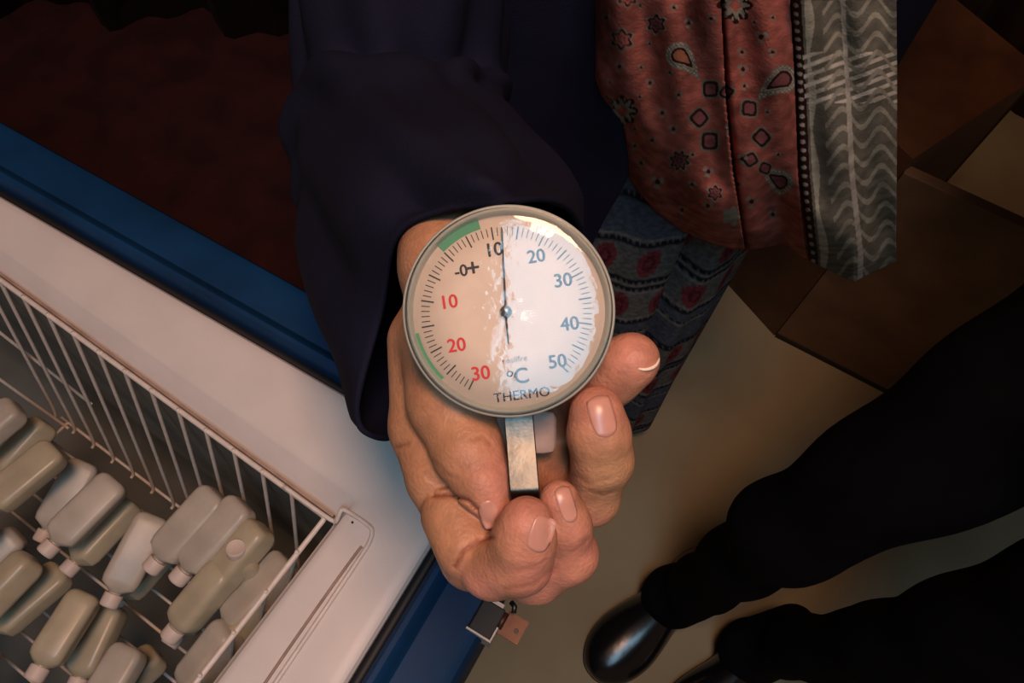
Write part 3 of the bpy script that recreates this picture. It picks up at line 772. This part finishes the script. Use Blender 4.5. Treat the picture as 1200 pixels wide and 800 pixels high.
# left panel lies on the right one with a soft rolled edge, a dark gap between
e = PX - foldx
yw += np.where(e < 0, -.008 * np.exp(-(e / 30.) ** 2), .016 * np.exp(-(e / 5.) ** 2) + .004)
e2 = PX - fold2
yw += np.where(e2 < 0, .0, .010 * np.exp(-(e2 / 5.) ** 2) - .004)
# the lower and outer borders roll away
yw += .065 * np.exp(-np.clip(dist_b, 0, 999) / 38.) + .035 * np.exp(-np.clip(PX - 697, 0, 999) / 9.)
yw += .016 * np.exp(-((dist_b - 45) / 28.) ** 2) * np.sin(PX / 23.)
PXg = PX + np.clip(-PY, 0, 999) * (PX - 560) / 834. * .95
vx = (PXg - 600) / F; vy = -(PY - 400) / F
ry = R[1, 0] * vx + R[1, 1] * vy - R[1, 2]; tq = yw / ry
V_[..., 0] = (R[0, 0] * vx + R[0, 1] * vy - R[0, 2]) * tq; V_[..., 1] = yw; V_[..., 2] = CZ + (R[2, 0] * vx + R[2, 1] * vy - R[2, 2]) * tq
# print on the cloth
redb = np.array([.38, .12, .095]); c = np.tile(redb, (NT, NS, 1))
grey = np.array([.30, .30, .24]); dkc = np.array([.028, .010, .010]); mauve = np.array([.20, .075, .08]); orange = np.array([.36, .14, .08]); pale_ = np.array([.5, .48, .42])
sw = np.sin(PX / 6. + 2.2 * np.sin(PY / 7.)) * np.sin(PY / 5.3 + 2 * np.sin(PX / 8.))
c = c * (1 + .18 * sw[..., None]); c = c * (1 - .25 * (np.sin(PX / 31. + 1) * np.sin(PY / 27.) > .5)[..., None])
def put(mask, col): c[mask] = col
def polar(cx, cy): dx, dy = PX - cx, PY - cy; return np.hypot(dx, dy), np.arctan2(dy, dx)
def star(cx, cy, r, n=6, inner=redb, rot=.5):
    q, a = polar(cx, cy); k = r * (1 + .20 * np.cos(n * (a + rot)))
    put(q < k, grey * .8); put(q < k * .84, dkc); put(q < k * .62, inner); put(q < k * .3, dkc * 1.5); put(q < k * .22, inner)
def sq(cx, cy, r, rot=0., inner=redb):
    dx, dy = PX - cx, PY - cy; a = math.radians(rot); u, v = dx * math.cos(a) + dy * math.sin(a), -dx * math.sin(a) + dy * math.cos(a)
    q = (np.abs(u) ** 4 + np.abs(v) ** 4) ** .25
    put(q < r, grey * .62); put(q < r * .82, dkc); put(q < r * .55, mauve * 1.1)
def flower(cx, cy, r):
    q, a = polar(cx, cy); k = r * (1 + .12 * np.cos(8 * a)); put(q < k, dkc)
    dot = (q > r * .72) & (q < r * .92) & (np.cos(14 * a) > .45); put(dot, grey * 1.2)
    k2 = r * .66 * (1 + .25 * np.cos(8 * a + .4)); put(q < k2, grey); put(np.abs(PX - cx) + np.abs(PY - cy) < r * .42, redb * 1.2)
def paisley(cx, cy, r, rot, fl=1, inner=orange):
    dx, dy = PX - cx, (PY - cy); a = math.radians(rot); u, v = dx * math.cos(a) + dy * math.sin(a), (-dx * math.sin(a) + dy * math.cos(a)) * fl
    v = v - .18 * np.clip(u, 0, 99) ** 2 / r
    def tear(k):
        wdt = np.where(u < 0, np.sqrt(np.clip(k * k - u * u, 0, 1e9)), k * np.clip(1 - u / (2.1 * k), 0, 1) ** .8); return (np.abs(v) < wdt) & (u > -k) & (u < 2.1 * k)
    put(tear(r), grey * .72)
    ring = tear(r * .93) & ~tear(r * .76); q, an = polar(cx, cy); put(ring & (np.sin(PX * 1.25) * np.sin(PY * 1.25) > .25), pale_)
    put(tear(r * .66), pale_ * .75); put(tear(r * .60), dkc); put(tear(r * .42), inner)
def sprig(cx, cy, r=5):
    q, a = polar(cx, cy); put((q < r) & (np.cos(3 * a + 1) > -.1), grey * .8); put(q < r * .38, dkc)
star(729, 45, 12.5); star(770, 27, 11.5, inner=mauve); star(735, -4, 11)
paisley(797, 64, 16, 32); flower(730, 129, 17); flower(861, 5, 20)
sq(833, 103, 11.5); sq(819, 137, 11.5, 45); sq(832, 164, 12.5); sq(878, 126, 11, 5); sq(892, 160, 11.5, 45); sq(852, 107, 9, 30); sq(879, 186, 9, 60)
star(797, 187, 12, 8, mauve); sprig(771, 212, 8); paisley(917, 92, 17, 160, -1, mauve); paisley(915, 212, 15, 200, 1, mauve)
for q_ in ((893, 42, 8), (869, 60, 6), (870, 80, 7), (834, 20, 5), (808, 26, 6), (762, 96, 6), (777, 131, 6), (765, 163, 5), (727, 77, 6), (855, 150, 6), (762, 50, 4), (745, 170, 5), (812, 215, 5), (905, 20, 4)): sprig(*q_)
q, a = polar(857, 252); put(q < 10 * (1 + .2 * np.cos(5 * a)), grey * .9)
for x_, y_, r_ in ((751, 78, 4), (790, 8, 5), (716, 95, 4), (750, 112, 4), (796, 110, 5), (790, 150, 6), (752, 190, 5), (812, 180, 4), (745, 150, 4), (872, 100, 5), (905, 60, 5), (900, 130, 4), (870, 185, 6), (880, 235, 7), (905, 250, 6), (830, 240, 6), (800, 245, 5), (885, 25, 4), (912, 180, 4), (866, 215, 6), (830, 200, 7), (712, 20, 5), (786, 84, 4), (750, 5, 4)): sprig(x_, y_, r_)
star(838, 225, 9, 6, mauve); sq(896, 196, 8, 20); star(712, 118, 7, 6)
mot = np.sin(PX / 2.9 + 3 * np.sin(PY / 9.)) * np.sin(PY / 3.3 + 2.5 * np.sin(PX / 7.)) ; fleck = (mot > .80) & (c[..., 0] > .25); c[fleck] = c[fleck] * .72 + np.array([.06, .05, .04])
rs = random.Random(3)
for k in range(64):
    x_, y_ = rs.uniform(690, 920), rs.uniform(-600, -25); (rs.choice((star, sq, flower)))(x_, y_, rs.uniform(9, 14)) if k % 2 else sprig(x_, y_, 6)
bd = PX - fold2
put((bd > 3) & (PY > -700), grey * .55)
put((bd > 3) & (bd < 14), dkc); put((bd > 5.5) & (bd < 11) & (np.hypot(bd - 8.5, (PY % 10) - 5) < 2.4), pale_ * .9)
put((bd > 17) & (bd < 24 + 3 * np.sin(PY / 14.)), grey * 1.5)
put((bd > 12) & (PY < 120) & (PY > 60) & (np.sin(PY / 1.8 + bd / 5.) > .2), pale_ * 1.3)
put((bd > 36) & (np.sin(PY / 3.5 + 3 * np.sin(bd / 7.)) > .55), grey * 1.2); put((bd > 60) & (bd < 66), pale_)
rows_ = [V_[i] for i in range(NT)]
Vv_, Ff_ = rings_mesh(rows_, closed=False)
o = mesh('scarf', Vv_, Ff_, M['scarf'], woman, colors=c.reshape(-1, 3)); solid(o, .0018, 0)
neckloop = tube(catmull([(.03, .42, 1.30), (.02, .50, 1.37), (.05, .58, 1.43), (.14, .64, 1.44), (.23, .58, 1.43), (.26, .50, 1.37), (.24, .42, 1.30)], 8), .03, 20)
mesh('scarf_loop', *neckloop, M['curtain'], woman)

# --- bodies: head, neck, other arm
def sdf_head(P, c, yaw):
    c = np.asarray(c, float); ca, sa = math.cos(yaw), math.sin(yaw); Rm = np.array([[ca, -sa, 0], [sa, ca, 0], [0, 0, 1]], np.float32)
    q = (P - c.astype(np.float32)) @ Rm          # local: face looks to -y
    d = smin(ell(q, (0, .01, .03), (.074, .092, .088)), ell(q, (0, -.022, -.035), (.055, .066, .075)), .03)
    d = smin(d, cone(q, (0, -.092, .005), (0, -.108, -.022), .009, .013), .010)
    for s_ in (-1, 1):
        d = -smin(-d, ell(q, (s_ * .032, -.098, .012), (.018, .016, .012)), .012)
        d = smin(d, ell(q, (s_ * .031, -.079, .011), (.0125, .0125, .0115)), .002)
        d = smin(d, ell(q, (s_ * .077, .012, -.002), (.010, .020, .032)), .006)
    d = smin(d, ell(q, (0, -.088, -.052), (.024, .012, .007)), .004); d = smin(d, ell(q, (0, -.086, -.062), (.020, .012, .007)), .004)
    return smin(d, cone(q, (0, .03, -.03), (0, .045, -.16), .055, .058), .02)
hcw = np.array([.14, .535, 1.535])
def sdf_w(P):
    d = sdf_head(P, hcw, 0.)
    d = smin(d, cone(P, (.14, .58, 1.40), (.14, .575, 1.30), .06, .10), .04)
    d = smin(d, cone(P, (.265, .575, 1.285), (.02, .565, 1.285), .050, .050), .04)
    d = smin(d, cone(P, (.29, .585, 1.275), (.345, .68, 1.06), .044, .038), .02); d = smin(d, cone(P, (.345, .68, 1.06), (.22, .745, .93), .036, .026), .02)
    d = smin(d, cone(P, (.20, .745, .915), (.16, .745, .885), .024, .024), .012)
    for k in range(4):
        x_ = .148 + k * .004; z_ = .915 - k * .018; d = smin(d, cone(P, (x_, .745, z_), (x_ - .055, .737, z_ - .035 + .004 * k), .009, .007), .004)
    return smin(d, cone(P, (.185, .735, .925), (.145, .722, .938), .011, .008), .006)
V, Fc = nets(sdf_w, (-.12, .38, .80), (.44, .82, 1.66), .0062)
mesh('body', V, Fc, M['skin'], woman, colors=np.tile(base, (len(V), 1)))
Vh, Fh = nets(lambda P: np.maximum(ell(P, hcw + [0, .022, .032], (.090, .108, .105)), -np.maximum(ell(P, hcw + [0, -.09, -.02], (.062, .10, .085)), -1)), hcw - .16, hcw + .17, .006)
mesh('hair', Vh, Fh, M['hair'], woman)
rr = [circ_ for circ_ in []]
def arm_sleeve(keys, parent, mat, name='sleeve', f=.04):
    keys = np.array(keys, float); cc = catmull(keys, 8); pts = cc[:, :3]; rads = cc[:, 3]
    v, fcs = tube(pts, rads, 40); nn = len(pts); v = v.reshape(nn, 40, 3)
    for i in range(nn): v[i] = pts[i] + (v[i] - pts[i]) * (1 + f * np.sin(np.arange(40) / 40 * 2 * math.pi * 4 + i * .7))[:, None]
    return mesh(name, v.reshape(-1, 3), fcs[:-2], M[mat], parent)
solid(arm_sleeve([(.20, .57, 1.32, .06), (.30, .59, 1.30, .066), (.335, .63, 1.18, .064), (.35, .685, 1.07, .062), (.32, .705, 1.02, .058), (.27, .725, .965, .056), (.235, .738, .94, .054)], woman, 'navy'), .002, 1)

# ================================================================== SECOND PERSON (black trousers and shoes)
an1 = Z(803, 698, .09); kn1 = Z(921, 622, .50); an2 = Z(897, 760, .09)
hipc = np.array([.56, .24, .90])
man = empty('person', (hipc[0], hipc[1], 0), 'person in black trousers and shiny black shoes standing at the lower right', 'person')
tdir = (Z(700, 775, .02) - Z(790, 690, .02)); tdir[2] = 0; tdir /= np.linalg.norm(tdir)
toe1 = Z(693, 790, .025); sh = toe1[:2] - tdir[:2] * .29
shoe('shoe', sh, toe1[:2], man, .062, .054)
h2 = an2[:2] + np.array([.045, .045]); shoe('shoe', h2, h2 + tdir[:2] * .27, man, .062, .050)
kn2 = an2 + (kn1 - an1) * .8 + np.array([.03, -.035, 0])
hl = hipc + np.array([-.03, .09, 0]); hr_ = hipc + np.array([.03, -.09, 0])
f3 = lambda a: tuple(np.asarray(a, float))
def sdf_tr(P):
    d = smin(cone(P, an1, kn1, .043, .057), cone(P, kn1, hl, .058, .098), .03)
    d2 = smin(cone(P, an2, kn2, .044, .050), cone(P, kn2, hr_, .052, .085), .03)
    d = smin(smin(d, cone(P, an1 + np.array([-.015, .0, -.015]), an1 + np.array([.03, .02, .05]), .052, .044), .015), smin(d2, cone(P, an2 + np.array([-.015, 0, -.015]), an2 + np.array([.03, .02, .05]), .052, .044), .015), .01)
    d = smin(d, cone(P, hipc + [0, 0, .02], hipc + [0, 0, .12], .14, .135), .05)
    q = P; wr_ = .003 * np.sin(q[..., 2] * 55 + 12 * q[..., 0] + 3 * np.sin(q[..., 1] * 20)) * np.exp(-((q[..., 2] - .12) / .12) ** 2) + .003 * np.sin(q[..., 2] * 38 + 20 * q[..., 1])
    d = d + wr_
    return np.maximum(d, .045 - P[..., 2])
V, Fc = nets(sdf_tr, (.10, -.20, .03), (.92, .60, 1.10), .0072)
mesh('trousers', V, Fc, M['black'], man)
tdr = np.array([tdir[0], tdir[1]]); yaw = math.atan2(tdr[0], -tdr[1])
hm = hipc + np.array([-.0, .0, .75]) + np.array([tdir[0], tdir[1], 0]) * .02
sdv = np.array([-tdir[1], tdir[0], 0])
def sdf_jk(P):
    d = cone(P, hipc + [0, 0, .05], hipc + [0, 0, .45], .150, .160)
    d = smin(d, cone(P, hipc + [0, 0, .50] + sdv * .15, hipc + [0, 0, .50] - sdv * .15, .075, .075), .06)
    for s_ in (-1, 1):
        a_ = hipc + [0, 0, .50] + sdv * .19 * s_; b_ = hipc + [0, 0, .24] + sdv * .24 * s_ - tdir * .08; c_ = hipc + [0, 0, .10] + sdv * .07 * s_ - tdir * .19
        d = smin(d, smin(cone(P, a_, b_, .062, .052), cone(P, b_, c_, .052, .043), .02), .015)
    return d + .002 * np.sin(P[..., 2] * 40 + 10 * P[..., 0])
V, Fc = nets(sdf_jk, hipc - [.45, .45, .16], hipc + [.45, .45, .65], .010)
mesh('jacket', V, Fc, M['black'], man)
def sdf_m(P):
    d = smin(sdf_head(P, hm, -yaw), cone(P, hm + [0, 0, -.15], hm + [0, 0, -.24], .06, .08), .03)
    d = smin(d, cone(P, hipc + [0, 0, .10], hipc + [0, 0, .44], .12, .13), .03)
    for s_ in (-1, 1):
        a_ = hipc + [0, 0, .49] + sdv * .18 * s_; b_ = hipc + [0, 0, .24] + sdv * .24 * s_ - tdir * .08; c_ = hipc + [0, 0, .08] + sdv * .045 * s_ - tdir * (.205 + .02 * s_)
        d = smin(d, cone(P, a_, hipc + [0, 0, .47], .05, .08), .03); d = smin(d, cone(P, a_, b_, .048, .04), .02); d = smin(d, cone(P, b_, c_, .038, .027), .02)
        w1 = c_ - sdv * .035 * s_ - [0, 0, .02]; d = smin(d, cone(P, c_, w1, .026, .026), .01)
        for k in range(4):
            o_ = np.array([0, 0, (k - 1.5) * .018]); d = smin(d, cone(P, w1 + o_, w1 + o_ - sdv * .065 * s_ - [0, 0, .02], .0095, .0075), .004)
    return d
V, Fc = nets(sdf_m, np.minimum(hipc, hm) - [.4, .4, .24], np.maximum(hipc, hm) + [.4, .4, .16], .0075)
mesh('body', V, Fc, M['skin'], man, colors=np.tile(base * .9, (len(V), 1)))
Vh, Fh = nets(lambda P: np.maximum(ell(P, hm + [0, 0, .045] - tdir * .012, (.088, .100, .088)), -(ell(P, hm + tdir * .10 + [0, 0, -.02], (.085, .085, .085)))), hm - .16, hm + .17, .006)
mesh('hair', Vh, Fh, M['hair'], man)

# ================================================================== BROWN CABINET at the right
g0 = Z(907, 393, 0); g1 = Z(868, 350, 0); g2 = Z(950, 415, 0)
x1 = g1 - g0; x1 /= np.linalg.norm(x1); y1 = np.array([-x1[1], x1[0], 0]); 
if y1[1] < 0: y1 = -y1
t = empty('cabinet', g0 + x1 * .2 + y1 * .15, 'low brown wooden cabinet with open door standing behind the skirt', 'cabinet')
CF = np.array([x1, y1, [0, 0, 1]])
mesh('carcass', *joined([box((0, 0, .0), (.40, .018, .55), CF, g0), box((0, .018, 0), (.018, .28, .55), CF, g0), box((.382, .018, 0), (.40, .28, .55), CF, g0), box((0, 0, .55), (.40, .28, .57), CF, g0), box((0, .262, 0), (.4, .28, .55), CF, g0)]), M['wood'], t, smooth=False)
x2 = g2 - g0; x2 /= np.linalg.norm(x2); y2 = np.array([-x2[1], x2[0], 0])
if y2[1] < 0: y2 = -y2
dr = mesh('door', *box((.002, 0, .012), (.34, .018, .54), np.array([x2, y2, [0, 0, 1]]), g0, .002), M['wood_pale'], t, smooth=False)
mesh('door_foot_strip', *box((.002, -.002, 0), (.34, .02, .012), np.array([x2, y2, [0, 0, 1]]), g0), M['dark'], t, smooth=False)
